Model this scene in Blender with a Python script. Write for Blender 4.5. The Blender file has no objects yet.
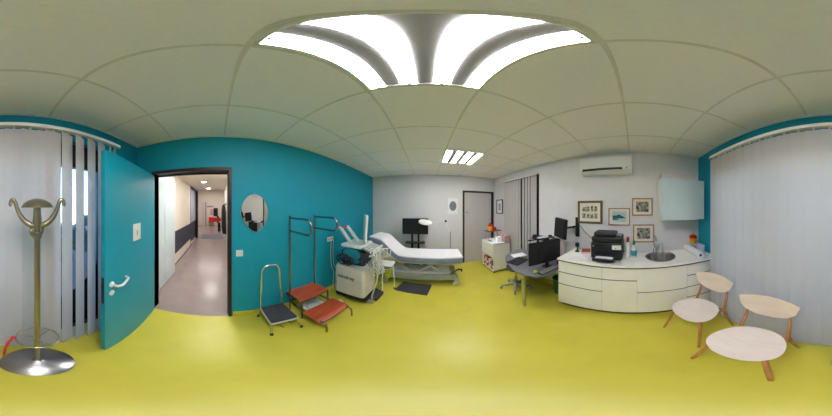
import bpy, math, random
from math import sin, cos, pi, radians
from mathutils import Vector, Matrix
random.seed(7)
C = bpy.context.scene.collection
H = 2.60                     # ceiling height
UL, UR, VB, VF = -1.56, 2.09, 3.66, -1.10   # room walls

# ---------------------------------------------------------------- materials
def lin(c):
    return tuple(((x/255)/12.92 if x/255 <= .04045 else ((x/255+.055)/1.055)**2.4) for x in c)
def mat(name, rgb, rough=.5, metal=0, var=.06, scale=8, bump=0, bscale=200, spec=.5, alpha=1, trans=0):
    m = bpy.data.materials.new(name); m.use_nodes = True
    nt = m.node_tree; b = nt.nodes['Principled BSDF']
    c = lin(rgb)
    tc = nt.nodes.new('ShaderNodeTexCoord')
    nz = nt.nodes.new('ShaderNodeTexNoise'); nz.inputs['Scale'].default_value = scale; nz.inputs['Detail'].default_value = 3
    nt.links.new(tc.outputs['Object'], nz.inputs['Vector'])
    r = nt.nodes.new('ShaderNodeValToRGB')
    r.color_ramp.elements[0].position = .3; r.color_ramp.elements[1].position = .7
    r.color_ramp.elements[0].color = tuple(x*(1-var) for x in c)+(1,)
    r.color_ramp.elements[1].color = tuple(min(1, x*(1+var)) for x in c)+(1,)
    nt.links.new(nz.outputs['Fac'], r.inputs['Fac']); nt.links.new(r.outputs['Color'], b.inputs['Base Color'])
    b.inputs['Roughness'].default_value = rough; b.inputs['Metallic'].default_value = metal
    b.inputs['Specular IOR Level'].default_value = spec
    if trans: b.inputs['Transmission Weight'].default_value = trans
    if bump:
        n2 = nt.nodes.new('ShaderNodeTexNoise'); n2.inputs['Scale'].default_value = bscale
        nt.links.new(tc.outputs['Object'], n2.inputs['Vector'])
        bp = nt.nodes.new('ShaderNodeBump'); bp.inputs['Strength'].default_value = bump; bp.inputs['Distance'].default_value = .002
        nt.links.new(n2.outputs['Fac'], bp.inputs['Height']); nt.links.new(bp.outputs['Normal'], b.inputs['Normal'])
    return m
def emis(name, rgb, s):
    m = mat(name, (240, 240, 240)); b = m.node_tree.nodes['Principled BSDF']
    b.inputs['Emission Color'].default_value = lin(rgb)+(1,); b.inputs['Emission Strength'].default_value = s
    return m
def wood(name, a, b_, scale=3, rough=.5, stretch=(1, 8, 8)):
    m = mat(name, a, rough); nt = m.node_tree; b = nt.nodes['Principled BSDF']
    tc = [n for n in nt.nodes if n.type == 'TEX_COORD'][0]
    mp = nt.nodes.new('ShaderNodeMapping'); mp.inputs['Scale'].default_value = stretch
    w = nt.nodes.new('ShaderNodeTexNoise'); w.inputs['Scale'].default_value = scale; w.inputs['Detail'].default_value = 6
    nt.links.new(tc.outputs['Object'], mp.inputs['Vector']); nt.links.new(mp.outputs[0], w.inputs['Vector'])
    r = nt.nodes.new('ShaderNodeValToRGB')
    r.color_ramp.elements[0].position = .35; r.color_ramp.elements[1].position = .65
    r.color_ramp.elements[0].color = lin(a)+(1,); r.color_ramp.elements[1].color = lin(b_)+(1,)
    nt.links.new(w.outputs['Fac'], r.inputs['Fac']); nt.links.new(r.outputs['Color'], b.inputs['Base Color'])
    return m
def blindmat(name, rgb):
    m = mat(name, rgb, .8, var=.02); nt = m.node_tree; b = nt.nodes['Principled BSDF']
    t = nt.nodes.new('ShaderNodeBsdfTranslucent'); t.inputs['Color'].default_value = lin((244, 238, 236))+(1,)
    mx = nt.nodes.new('ShaderNodeMixShader'); mx.inputs[0].default_value = .55
    nt.links.new(b.outputs[0], mx.inputs[1]); nt.links.new(t.outputs[0], mx.inputs[2])
    nt.links.new(mx.outputs[0], nt.nodes['Material Output'].inputs[0]); return m

FLOOR = mat('yellow vinyl', (208, 198, 72), .36, var=.05, scale=3, bump=.05, bscale=25, spec=.5)
CFLOOR = mat('taupe vinyl', (158, 142, 140), .22, var=.05, scale=4)
TEAL = mat('teal paint', (16, 150, 178), .55, var=.03, bump=.15, bscale=300, spec=.35)
TEALD = mat('teal door laminate', (14, 150, 176), .42, var=.02, spec=.4)
GREYW = mat('pale grey paint', (222, 220, 224), .7, var=.02, bump=.15, bscale=300)
CREAM = mat('cream paint', (226, 218, 206), .7, var=.02)
TILE = mat('mineral ceiling tile', (246, 243, 240), .9, var=.02, scale=60, bump=.3, bscale=500)
TBAR = mat('ceiling grid paint', (222, 220, 210), .6)
DFRAME = mat('dark brown door frame', (44, 36, 36), .45)
BLACK = mat('black plastic', (24, 25, 29), .4)
BLACKG = mat('black glass', (12, 14, 22), .35)
WHITE = mat('white laminate', (240, 238, 236), .4, var=.015)
WHITEB = mat('glossy white door', (205, 220, 226), .2, var=.02)
WPLAS = mat('white plastic', (228, 228, 226), .35, var=.02)
WPAPER = mat('white paper', (236, 236, 242), .8, var=.03, scale=14, bump=.4, bscale=14)
STEEL = mat('brushed steel', (190, 190, 192), .28, 1, var=.08)
CHROME = mat('chrome', (215, 215, 218), .12, 1, var=.03)
BRONZE = mat('satin bronze steel', (168, 160, 138), .32, 1, var=.05)
GREY = mat('mid grey plastic', (140, 142, 146), .5)
DGREY = mat('charcoal rubber', (62, 62, 70), .75, bump=.4, bscale=300)
LGREY = mat('light grey enamel', (196, 198, 196), .4)
DESKM = mat('grey desk laminate', (112, 112, 122), .4)
MATTR = mat('grey blue vinyl', (128, 138, 172), .45)
REDW = wood('red stained plywood', (190, 88, 52), (166, 64, 38), 3, .35, (8, 1, 8))
OAK = wood('oak', (198, 142, 92), (176, 118, 70), 4, .45, (6, 6, 1))
PLYP = wood('pale pinkish veneer', (240, 228, 224), (234, 220, 215), 3, .4, (1, 6, 6))
PLYB = wood('pale beige veneer', (234, 216, 204), (224, 206, 192), 3, .4, (1, 6, 6))
BLIND = blindmat('blind fabric', (224, 221, 224))
def glassmat():
    m = mat('window glass', (225, 240, 248), .02); nt = m.node_tree
    t = nt.nodes.new('ShaderNodeBsdfTransparent'); t.inputs[0].default_value = (.9, .94, .96, 1)
    g_ = nt.nodes.new('ShaderNodeBsdfGlossy'); g_.inputs['Roughness'].default_value = .02
    f_ = nt.nodes.new('ShaderNodeFresnel'); f_.inputs[0].default_value = 1.45
    x = nt.nodes.new('ShaderNodeMixShader'); nt.links.new(f_.outputs[0], x.inputs[0]); nt.links.new(t.outputs[0], x.inputs[1]); nt.links.new(g_.outputs[0], x.inputs[2])
    nt.links.new(x.outputs[0], nt.nodes['Material Output'].inputs[0]); return m
GLASS = glassmat()
SEAM = mat('dark joint', (52, 50, 54), .6)
RED = mat('red plastic', (214, 30, 30), .4)
YEL = mat('yellow plastic', (240, 180, 20), .4)
GREEN = mat('green plastic', (30, 130, 60), .5)
BLUE = mat('blue print', (40, 100, 180), .5)
ORANGE = mat('orange card', (214, 96, 40), .6)
PINK = mat('pinkish card', (206, 160, 160), .6)
TCLOTH = mat('teal cloth', (20, 126, 150), .8)
NAVY = mat('dark navy wainscot', (52, 56, 76), .5)
LED = emis('lamp diffuser', (255, 252, 250), 8)
LOUV = mat('grey lamp louvre', (150, 148, 152), .4)

# ---------------------------------------------------------------- mesh builder
class MB:
    def __init__(s): s.v = []; s.f = []; s.mi = []; s.m = 0
    def add(s, vs, fs):
        o = len(s.v); s.v += [tuple(v) for v in vs]
        for f in fs: s.f.append([i+o for i in f]); s.mi.append(s.m)
        return s
    def box(s, x0, y0, z0, x1, y1, z1, M=None):
        vs = [Vector((x, y, z)) for z in (z0, z1) for y in (y0, y1) for x in (x0, x1)]
        if M: vs = [M @ v for v in vs]
        return s.add(vs, [(0, 2, 3, 1), (4, 5, 7, 6), (0, 1, 5, 4), (2, 6, 7, 3), (0, 4, 6, 2), (1, 3, 7, 5)])
    def tube(s, pts, r, n=10, closed=False):
        P = [Vector(p) for p in pts]; R = r if isinstance(r, (list, tuple)) else [r]*len(P)
        L = len(P); rings = []; up = None
        for i in range(L):
            if closed: t = (P[(i+1) % L]-P[i-1])
            else: t = P[min(i+1, L-1)]-P[max(i-1, 0)]
            t.normalize()
            if up is None: up = Vector((0, 0, 1)) if abs(t.z) < .9 else Vector((1, 0, 0))
            a = t.cross(up)
            if a.length < 1e-4: a = t.cross(Vector((0, 1, 0)))
            a.normalize(); b = a.cross(t).normalized(); up = b
            rings.append([P[i]+R[i]*(cos(2*pi*k/n)*a+sin(2*pi*k/n)*b) for k in range(n)])
        vs = [v for q in rings for v in q]; fs = []
        for i in range(L if closed else L-1):
            j = (i+1) % L
            for k in range(n): fs.append((i*n+k, i*n+(k+1) % n, j*n+(k+1) % n, j*n+k))
        if not closed: fs += [tuple(reversed(range(n))), tuple(range((L-1)*n, L*n))]
        return s.add(vs, fs)
    def lathe(s, prof, c=(0, 0, 0), n=24, M=None, cap=True):
        vs = []; fs = []
        for r, z in prof:
            for k in range(n):
                v = Vector((r*cos(2*pi*k/n), r*sin(2*pi*k/n), z))
                vs.append((M @ v if M else v)+Vector(c))
        L = len(prof)
        for i in range(L-1):
            for k in range(n): fs.append((i*n+k, i*n+(k+1) % n, (i+1)*n+(k+1) % n, (i+1)*n+k))
        if cap: fs += [tuple(reversed(range(n))), tuple(range((L-1)*n, L*n))]
        return s.add(vs, fs)
    def prism(s, poly, z0, z1, M=None):
        n = len(poly); vs = [Vector((x, y, z)) for z in (z0, z1) for x, y in poly]
        if M: vs = [M @ v for v in vs]
        return s.add(vs, [tuple(reversed(range(n))), tuple(range(n, 2*n))]+[(i, (i+1) % n, n+(i+1) % n, n+i) for i in range(n)])
    def ball(s, c, r, n=14, sc=(1, 1, 1)):
        vs = []; fs = []; m = n//2
        for i in range(1, m):
            for k in range(n):
                th = pi*i/m; ph = 2*pi*k/n
                vs.append((c[0]+r*sc[0]*sin(th)*cos(ph), c[1]+r*sc[1]*sin(th)*sin(ph), c[2]+r*sc[2]*cos(th)))
        top = len(vs); vs += [(c[0], c[1], c[2]+r*sc[2]), (c[0], c[1], c[2]-r*sc[2])]
        for i in range(m-2):
            for k in range(n): fs.append((i*n+k, (i+1)*n+k, (i+1)*n+(k+1) % n, i*n+(k+1) % n))
        for k in range(n):
            fs.append((top, k, (k+1) % n)); fs.append((top+1, (m-2)*n+(k+1) % n, (m-2)*n+k))
        return s.add(vs, fs)
    def build(s, name, mats, parent=None, bevel=0, smooth=False, sub=0):
        me = bpy.data.meshes.new(name); me.from_pydata(s.v, [], s.f)
        for m in (mats if isinstance(mats, (list, tuple)) else [mats]): me.materials.append(m)
        me.polygons.foreach_set('material_index', s.mi)
        me.update()
        import bmesh
        b = bmesh.new(); b.from_mesh(me); bmesh.ops.recalc_face_normals(b, faces=b.faces); b.to_mesh(me); b.free()
        o = bpy.data.objects.new(name, me); C.objects.link(o)
        if parent: o.parent = parent
        if bevel:
            k = o.modifiers.new('b', 'BEVEL'); k.width = bevel; k.segments = 2; k.limit_method = 'ANGLE'; k.angle_limit = radians(40)
        if sub:
            k = o.modifiers.new('s', 'SUBSURF'); k.levels = sub; k.render_levels = sub
        if smooth or sub:
            me.polygons.foreach_set('use_smooth', [True]*len(me.polygons))
            if not sub: me.set_sharp_from_angle(angle=radians(38))
        return o
def box(name, m, x0, y0, z0, x1, y1, z1, parent=None, bevel=0):
    return MB().box(x0, y0, z0, x1, y1, z1).build(name, m, parent, bevel)
def tag(o, label=None, cat=None, group=None, kind=None):
    for k, v in (('label', label), ('category', cat), ('group', group), ('kind', kind)):
        if v: o[k] = v
    return o
def thing(name, label, cat, loc=(0, 0, 0), rz=0, group=None):
    o = bpy.data.objects.new(name, None); C.objects.link(o); o.location = loc; o.rotation_euler = (0, 0, rz)
    o.empty_display_size = .1
    return tag(o, label, cat, group)
def struct(o): o['kind'] = 'structure'; return o
def copy_tree(o, parent=None):
    c = o.copy(); C.objects.link(c)
    if parent: c.parent = parent
    for ch in o.children: copy_tree(ch, c)
    return c
def rot(ax, deg): return Matrix.Rotation(radians(deg), 4, ax)
def T(*p): return Matrix.Translation(p)
def arc(cx, cy, r, a0, a1, n=8):
    return [(cx+r*cos(radians(a0+(a1-a0)*i/n)), cy+r*sin(radians(a0+(a1-a0)*i/n))) for i in range(n+1)]
def rrect(x0, y0, x1, y1, r, n=5):
    return arc(x1-r, y0+r, r, -90, 0, n)+arc(x1-r, y1-r, r, 0, 90, n)+arc(x0+r, y1-r, r, 90, 180, n)+arc(x0+r, y0+r, r, 180, 270, n)
def smoothpath(pts, n=5, closed=False):
    P = [Vector(p) for p in pts]; out = []; L = len(P)
    rng = range(L) if closed else range(L-1)
    for i in rng:
        p0 = P[i-1] if (i > 0 or closed) else P[i]; p1 = P[i]; p2 = P[(i+1) % L]
        p3 = P[(i+2) % L] if (closed or i+2 < L) else p2
        for k in range(n):
            t = k/n
            out.append(.5*((2*p1)+(-p0+p2)*t+(2*p0-5*p1+4*p2-p3)*t*t+(-p0+3*p1-3*p2+p3)*t**3))
    if not closed: out.append(P[-1])
    return out
def text(name, body, size, m, parent, M, depth=.001):
    cu = bpy.data.curves.new(name, 'FONT'); cu.body = body; cu.offset = size*.02; cu.size = size; cu.extrude = depth
    cu.align_x = 'CENTER'; cu.align_y = 'CENTER'
    t = bpy.data.objects.new(name+'_src', cu); C.objects.link(t)
    bpy.context.view_layer.update()
    me = bpy.data.meshes.new_from_object(t.evaluated_get(bpy.context.evaluated_depsgraph_get()))
    bpy.data.objects.remove(t)
    me.materials.clear(); me.materials.append(m); me.transform(M)
    o = bpy.data.objects.new(name, me); C.objects.link(o); o.parent = parent
    return o

# ================================================================ setting
struct(box('floor', FLOOR, UL, VF, -.05, UR, VB, 0))
ce = struct(box('ceiling', TILE, UL-.14, VF-.3, H, UR+.2, VB+.2, H+.08))
g = MB()
for k in range(-1, 4):
    u = -.33+.625*k
    g.box(u-.009, VF, H-.002, u+.009, VB, H)
for k in range(-1, 6):
    v = .075+.625*k
    g.box(UL, v-.009, H-.0018, UR, v+.009, H)
struct(g.build('trim_1', TBAR))
g = MB()   # pale wall angle round the ceiling
for a in ((UL, VF, UL+.02, VB), (UR-.02, VF, UR, VB), (UL, VF, UR, VF+.02), (UL, VB-.02, UR, VB)):
    g.box(a[0], a[1], H-.012, a[2], a[3], H)
struct(g.build('trim_2', TBAR))
# left wall with the doorway
w = MB(); D0, D1, DT = -.82, .125, 2.12
w.box(UL-.14, VF-.3, 0, UL, D0, H).box(UL-.14, D1, 0, UL, VB+.2, H).box(UL-.14, D0, DT, UL, D1, H)
struct(w.build('wall_left', TEAL))
struct(box('wall_back', GREYW, UL, VB, 0, UR, VB+.2, H))
w = MB(); W0, W1, WZ = 1.86, 3.12, 2.40
w.box(UR, VF-.3, 0, UR+.2, W0, H).box(UR, W1, 0, UR+.2, VB+.2, H).box(UR, W0, WZ, UR+.2, W1, H).box(UR, W0, 0, UR+.2, W1, .08)
struct(w.build('wall_right', GREYW))
w = MB(); A0, A1, AZ = -1.0, 1.46, 2.34
w.box(UL, VF-.3, 0, A0, VF, H).box(A1, VF-.3, 0, UR, VF, H).box(A0, VF-.3, AZ, A1, VF, H)
struct(w.build('wall_front', TEAL))
# coved vinyl skirting
CV = mat('yellow coved skirting', (206, 198, 62), .4)
def bb(name, segs):
    m = MB()
    for s_ in segs: m.box(*s_[:2], 0, *s_[2:], .095)
    struct(m.build(name, CV))
bb('baseboard_left', [(UL, D1+.05, UL+.006, VB), (UL, VF, UL+.006, D0-.05)])
bb('baseboard_back', [(UL, VB-.006, 1.03, VB), (2.0, VB-.006, UR, VB)])
bb('baseboard_right', [(UR-.006, VF, UR, W0), (UR-.006, W1, UR, VB)])
bb('baseboard_front', [(UL, VF, A0, VF+.006), (A1, VF, UR, VF+.006)])
# threshold
struct(box('trim_3', mat('pale threshold', (205, 214, 170), .4), A0, VF-.12, 0, A1, VF+.10, .018))

# window 1 (front, floor to head) ------------------------------------------------
fr = MB(); Y0, Y1 = VF-.13, VF-.07
fr.box(A0, Y0, 0, A1, Y1, .07).box(A0, Y0, 2.08, A1, Y1, AZ)
for x in (A0, -.2, .62, A1-.06): fr.box(x, Y0, 0, x+.06, Y1, AZ)
w1 = struct(fr.build('window_1', DFRAME))
for a, b in ((A0+.06, -.2), (-.14, .62), (.68, A1-.06)):
    box('pane', GLASS, a, VF-.102, .07, b, VF-.098, 2.08, w1)
# window 2 (right)
fr = MB(); X0, X1 = UR+.03, UR+.08
fr.box(X0, W0, .08, X1, W1, .14).box(X0, W0, WZ-.06, X1, W1, WZ)
for y in (W0, 2.46, W1-.06): fr.box(X0, y, .08, X1, y+.06, WZ)
fr.box(UR-.002, W0-.035, .08, UR+.2, W0, WZ)
w2 = struct(fr.build('window_2', mat('black window frame', (18, 18, 22), .5)))
for a, b in ((W0+.06, 2.46), (2.52, W1-.06)): box('pane', GLASS, UR+.053, a, .14, UR+.057, b, WZ-.06, w2)

sh = MB()
for k in range(40): sh.box(UR+.12, W0, .08+.058*k, UR+.135, W1, .135+.058*k)
struct(sh.build('trim_6', mat('added dark light blocker', (24, 26, 30), .5)))  # added dark slats that block daylight behind the narrow blind
# vertical blinds
def blind(name, label, loc, rz, L, z_top, vanes, m, w=.127):
    t = thing(name, label, 'blind', loc, rz)
    r = MB(); r.box(-L/2, -.022, z_top-.035, L/2, .022, z_top)
    r.build('head_rail', WPLAS, t, .004)
    proto = None
    for x, yaw in vanes:
        if proto is None:
            mb = MB(); n = 6; vs = []; fs = []
            for i in range(n+1):
                a = -w/2+w*i/n; cu = .006*(1-(2*i/n-1)**2)
                for zz in (.035, z_top-.055):
                    vs += [(a, cu, zz), (a, cu+.0008, zz)]
            for i in range(n):
                o = i*4
                fs += [(o, o+4, o+6, o+2), (o+1, o+3, o+7, o+5), (o, o+1, o+5, o+4), (o+2, o+6, o+7, o+3)]
            fs += [(0, 2, 3, 1), (n*4, n*4+1, n*4+3, n*4+2)]
            mb.add(vs, fs)
            mb.box(-w/2+.01, -.003, .035, w/2-.01, .004, .06)
            mb.box(-.008, -.004, z_top-.06, .008, .004, z_top-.034)
            o = proto = mb.build('vane', m, t, smooth=True)
        else:
            o = proto.copy(); C.objects.link(o); o.parent = t
        o.location = (x, 0, 0); o.rotation_euler = (0, 0, radians(yaw))
    return t
# front: centre u .245
c0 = .22; vs = []
u = 1.40
while u > -.27:
    vs.append((u-c0, 185+random.uniform(-4, 5))); u -= .119
for u, yaw in ((-.325, 8), (-.44, 24), (-.557, 27), (-.675, 22), (-.79, 20), (-.90, 40), (-.96, 60)): vs.append((u-c0, yaw))
blind('vertical_blind', 'wide pale vertical blind covering the glazed wall behind the two chairs and coat stand', (c0, -.955, 0), 0, 2.50, 2.37, vs, BLIND)
vs = []
for v, yaw in ((3.04, 0), (2.95, -4), (2.855, 0), (2.76, -3), (2.665, -1), (2.57, -4), (2.475, -2), (2.385, -14), (2.265, -16), (2.17, -10), (2.08, -16), (1.985, -8), (1.90, 3)):
    vs.append((v-2.48, yaw))
blind('vertical_blind', 'narrow pale vertical blind with dark gaps beside the desk corner', (2.035, 2.48, 0), radians(90), 1.24, 2.40, vs, BLIND, .102)
# outside
struct(box('ground', mat('grey patio paving', (120, 126, 130), .8), -9, -12, -.08, 12, 9, -.051))
h = MB()
for i in range(260):
    x = random.uniform(-7, 4); z = random.uniform(.1, 1.1)+.25*sin(x*2)
    h.ball((x, -3.6+random.uniform(-.2, .2), z), random.uniform(.12, .24), 7)
tag(h.build('hedge', mat('dark green leaves', (60, 110, 110), .8, var=.4, scale=20)), 'low green hedge outside seen through the blind gaps', 'hedge', kind='stuff')

# doors ------------------------------------------------------------------------
# left door frame
f = MB(); FX = UL+.012
f.box(UL-.15, D0-.035, 0, FX, D0, 2.155).box(UL-.15, D1, 0, FX, D1+.035, 2.155).box(UL-.15, D0, 2.115, FX, D1, 2.155)
f.box(UL-.075, D1-.012, 0, UL-.05, D1, 2.115)
f.box(UL-.15, D0, 2.10, UL-.11, D1, 2.115)
struct(f.build('trim_4', DFRAME, bevel=.002))
# door leaf, hinged at its local origin
L = .955
leaf = MB().box(0, -.04, .012, L, 0, 2.085).build('door_1', TEALD, bevel=.002)
struct(leaf); leaf.location = (-1.535, -.80, 0); leaf.rotation_euler = (0, 0, math.atan2(.126, .958))
def lever(parent, x, z, s, y):
    m = MB(); m.lathe([(.026, 0), (.026, .008), (.02, .011)], (x, y, z), 20, rot('X', -90*s))
    m.tube(smoothpath([(x, y, z), (x, y+s*.045, z), (x-.012, y+s*.058, z-.003), (x-.06, y+s*.062, z-.012), (x-.11, y+s*.06, z+.004), (x-.135, y+s*.058, z+.018), (x-.142, y+s*.03, z+.02)], 4), .0105, 12)
    return m.build('door_handle', mat('white enamel handle', (236, 236, 232), .25), parent, smooth=True)
lever(leaf, .885, 1.045, 1, 0); lever(leaf, .885, 1.045, -1, -.04)
MB().lathe([(.026, 0), (.026, .008), (.014, .01)], (.885, 0, .955), 20, rot('X', -90)).box(.882, .008, .942, .888, .0115, .968).build('lock', WPLAS, leaf, smooth=True)
MB().box(L, -.032, .86, L+.002, -.008, 1.13).box(L, -.026, 1.03, L+.012, -.014, 1.06).build('lock_plate', BLACK, leaf)
ds = box('door_sign', WPLAS, .42, 0, 1.345, .57, .003, 1.51, leaf)
RX = rot('Z', 180) @ rot('X', 90)
SG = mat('grey print', (120, 100, 100), .6)
text('sign_text', 'CABINET', .032, SG, ds, T(.495, .0035, 1.475) @ RX)
text('sign_number', '1', .07, mat('dark red print', (110, 50, 50), .6), ds, T(.495, .0035, 1.415) @ RX)
MB().prism([(.425, 1.35), (.565, 1.35), (.565, 1.372)], 0, .001).build('sign_stripe', SG, ds)
st = ds.children[-1]; st.data.transform(Matrix(((1, 0, 0, 0), (0, 0, 1, .003), (0, 1, 0, 0), (0, 0, 0, 1))))
# back door
f = MB()
f.box(1.03, VB-.02, 0, 1.085, VB, 2.165).box(1.945, VB-.03, 0, 2.03, VB, 2.165).box(1.085, VB-.02, 2.11, 1.945, VB, 2.165)
struct(f.build('trim_5', DFRAME, bevel=.002))
d2 = struct(box('door_2', mat('pale lilac grey door', (196, 190, 192), .5, var=.02), 1.087, VB-.012, .01, 1.943, VB-.002, 2.108))
MB().box(1.105, VB-.05, 1.0, 1.225, VB-.012, 1.02).build('door_handle', STEEL, d2, bevel=.004)
MB().box(1.11, VB-.03, 1.52, 1.20, VB-.012, 1.545).build('latch', GREY, d2, bevel=.003)

# corridor -----------------------------------------------------------------------
struct(box('floor', CFLOOR, -12.6, -2.5, -.05, UL-.0, 2.0, -.001))
struct(box('ceiling', CREAM, -7.2, -2.5, 2.6, UL-.14, 2.0, 2.68))
struct(box('ceiling', CREAM, -12.6, -2.5, 3.3, -7.2, 2.0, 3.38))
m = MB(); m.box(-5.5, -1.4, 0, -2.9, -1.17, 2.6); m.box(-7.2, -1.4, 0, -5.5, -1.27, 2.6)
m.m = 1; m.box(-5.5, -1.172, .34, -2.9, -1.165, 1.01)
m.m = 2; m.box(-5.5, -1.172, 0, -2.9, -1.16, .03)
struct(m.build('wall_corridor_left', [CREAM, NAVY, SEAM]))
m = MB(); m.box(-7.9, .33, 0, UL-.14, .5, 2.6); struct(m.build('wall_corridor_right', CREAM))
m = MB(); m.box(-12.6, -2.5, 0, -12.45, 2.0, 3.3).box(-12.6, -2.6, 0, -7.2, -2.5, 3.3).box(-12.6, 2.0, 0, -7.2, 2.1, 3.3).box(-7.3, -2.5, 0, -7.2, -1.27, 3.3).box(-7.3, .5, 0, -7.2, 2.0, 3.3).box(-7.25, -1.27, 2.68, -7.2, .5, 3.3)
struct(m.build('wall_corridor_end', CREAM))
cb = thing('tall_cupboard', 'tall glossy white cupboard in the corridor right behind the doorway', 'cupboard', (-2.31, -1.2, 0))
box('body', WPLAS, -.59, -.2, 0, .59, .19, 2.35, cb)
box('door', WHITEB, -.588, .19, .06, -.003, .22, 2.34, cb, .003); box('door', WHITEB, .003, .19, .06, .588, .22, 2.34, cb, .003)
gd = MB(); gd.box(-7.2, -1.27, 2.53, -5.5, -1.15, 2.6).box(-7.22, -1.27, 0, -7.08, -1.10, 2.6).box(-5.56, -1.27, 0, -5.5, -1.16, 2.6)
gd = struct(gd.build('door_3', mat('black metal frame', (16, 18, 22), .4)))
box('glass_panel', mat('pale bluish frosted glass', (184, 196, 214), .25), -7.08, -1.24, 1.01, -5.56, -1.22, 2.53, gd)
box('lower_panel', NAVY, -7.08, -1.24, .1, -5.56, -1.22, 1.01, gd)
box('sill_panel', WPLAS, -7.08, -1.24, 0, -5.56, -1.22, .1, gd)
# far hall
ED = struct(box('door_4', mat('pale grey hall door', (206, 204, 204), .5), -12.45, -1.55, 0, -12.42, -1.2, 2.2))
box('door_frame', GREY, -12.45, -1.2, 0, -12.40, -1.12, 2.2, ED)
hs = tag(box('hall_sign', GREY, -12.45, -1.05, 1.74, -12.42, -.45, 1.86), 'long grey sign plate high on the far hall wall', 'sign')
tag(box('wall_poster', PINK, -12.45, -.75, 1.0, -12.44, -.35, 1.55), 'faint pink poster above the red box in the far hall', 'poster')
tag(box('red_box', RED, -12.2, -.86, .36, -11.95, -.38, .82, bevel=.01), 'red box shelf unit low on the far hall wall', 'box')
bx = bpy.data.objects['red_box']
MB().box(-12.44, -.85, .30, -11.97, -.39, .36).build('base_board', GREY, bx)
for y in (-.8, -.5): box('leg', GREY, -12.44, y, 0, -12.38, y+.06, .3, bx)
sd = thing('display_stand', 'narrow black display stand with red base in the far hall', 'stand', (-9.4, .0, 0))
box('column', BLACK, -.12, -.03, 0, .12, .17, .62, sd, .02)
MB().box(-.14, -.33, 1.08, .14, -.02, 1.66).build('panel', BLACK, sd, bevel=.03)
box('red_base', RED, -.15, -.36, .70, .15, .2, .98, sd, .03); box('post', BLACK, -.03, -.1, .6, .03, .05, 1.1, sd)
tag(box('doormat', mat('grey blue mat', (116, 122, 142), .9), -8.1, -.95, 0, -7.05, .25, .012), 'grey blue doormat on the floor at the end of the corridor', 'doormat')
for i, (x, lab) in enumerate(((-5.3, 'dark coat hanging nearest on the corridor right wall'), (-6.1, 'dark coat hanging second along the corridor right wall'), (-6.9, 'dark coat hanging furthest on the corridor right wall'))):
    m = MB(); m.lathe([(.05, 0), (.17, .01), (.16, .5), (.15, .9), (.10, 1.1), (.03, 1.2)], (x, .235, .62), 14)
    m.v = [(a, .24+(b-.235)*.45, c) for a, b, c in m.v]
    m.box(x-.02, .29, 1.8, x+.02, .33, 1.84)
    tag(m.build('coat', mat('dark navy wool', (20, 24, 34), .9), smooth=True), lab, 'coat', 'coats on the corridor wall')
for u, v, lab in ((-4.6, -.5, 'round downlight nearer in the corridor ceiling'), (-6.2, -.45, 'round downlight further along the corridor ceiling')):
    t = thing('downlight', lab, 'lamp', (u, v, 2.6), group='corridor downlights')
    MB().lathe([(.11, -.02), (.12, -.012), (.12, 0)]).build('ring', WPLAS, t, smooth=True)
    MB().lathe([(.085, -.024), (.09, -.019)]).build('diffuser', emis('downlight glow', (255, 250, 240), 4), t)
def area(name, loc, rotd, sx, sy, e, col=(1, 1, 1)):
    l = bpy.data.lights.new(name, 'AREA'); l.shape = 'RECTANGLE'; l.size = sx; l.size_y = sy; l.energy = e; l.color = col
    o = bpy.data.objects.new(name, l); C.objects.link(o); o.location = loc; o.rotation_euler = [radians(a) for a in rotd]; return o
area('corridor_fill', (-2.9, -.1, 2.585), (0, 0, 0), 1.6, .5, 6.5, (1, .96, .92))  # fill light without a fixture, added to brighten cupboard and near corridor
area('corridor_fill', (-5.9, -.3, 2.585), (0, 0, 0), 1.2, .5, 3.5, (1, .96, .92))  # second added fill, separate from the downlights
area('hall_fill', (-10, -.4, 3.28), (0, 0, 0), 2.5, 2.5, 12, (1, .96, .94))  # fill light added for the closed-off hall, no fixture modelled

# ================================================================ ceiling lamps
def ceillight(u, v, lab):
    t = thing('ceiling_lamp', lab, 'ceiling lamp', (u, v, H), 0, 'recessed strip ceiling lamps')
    m = MB(); S = .302
    m.box(-S, -S, -.012, S, -S+.012, 0).box(-S, S-.012, -.012, S, S, 0).box(-S, -S, -.012, -S+.01, S, 0).box(S-.01, -S, -.012, S, S, 0)
    m.build('frame', WPLAS, t)
    m = MB().box(-S+.01, -S+.012, -.006, S-.01, S-.012, 0); m.build('louvre', LOUV, t)
    for a in (-.290, -.121, .047, .213):
        d = MB().box(a, -S+.014, -.010, a+.084, S-.014, -.006).build('diffuser', LED, t)
        MB().box(a+.034, -S+.014, -.014, a+.054, -S+.024, -.010).build('clip', GREY, d); MB().box(a+.034, S-.024, -.014, a+.054, S-.014, -.010).build('clip', GREY, d)
    return t
ceillight(-.010, .387, 'strip ceiling lamp almost straight overhead')
ceillight(.607, 2.262, 'strip ceiling lamp far off above the back door side')

# air conditioner
t = thing('air_conditioner', 'white wall air conditioner high above the sideboard', 'air conditioner', (UR, .43, 2.195))
pr = [(0, 0), (-.14, 0), (-.2, .04), (-.215, .10), (-.21, .25), (-.19, .275), (0, .275)]
MB().prism(pr, -.40, .40, Matrix(((1, 0, 0, 0), (0, 0, 1, 0), (0, 1, 0, 0), (0, 0, 0, 1)))).build('body', WPLAS, t, .008)
MB().box(-.216, -.26, .03, -.19, .345, .068).build('air_slot', BLACK, t)
MB().box(-.222, -.26, .022, -.16, .345, .029).build('flap', WPLAS, t)
box('badge', mat('brass badge', (150, 130, 70), .4), -.217, -.33, .05, -.209, -.31, .07, t)

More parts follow.
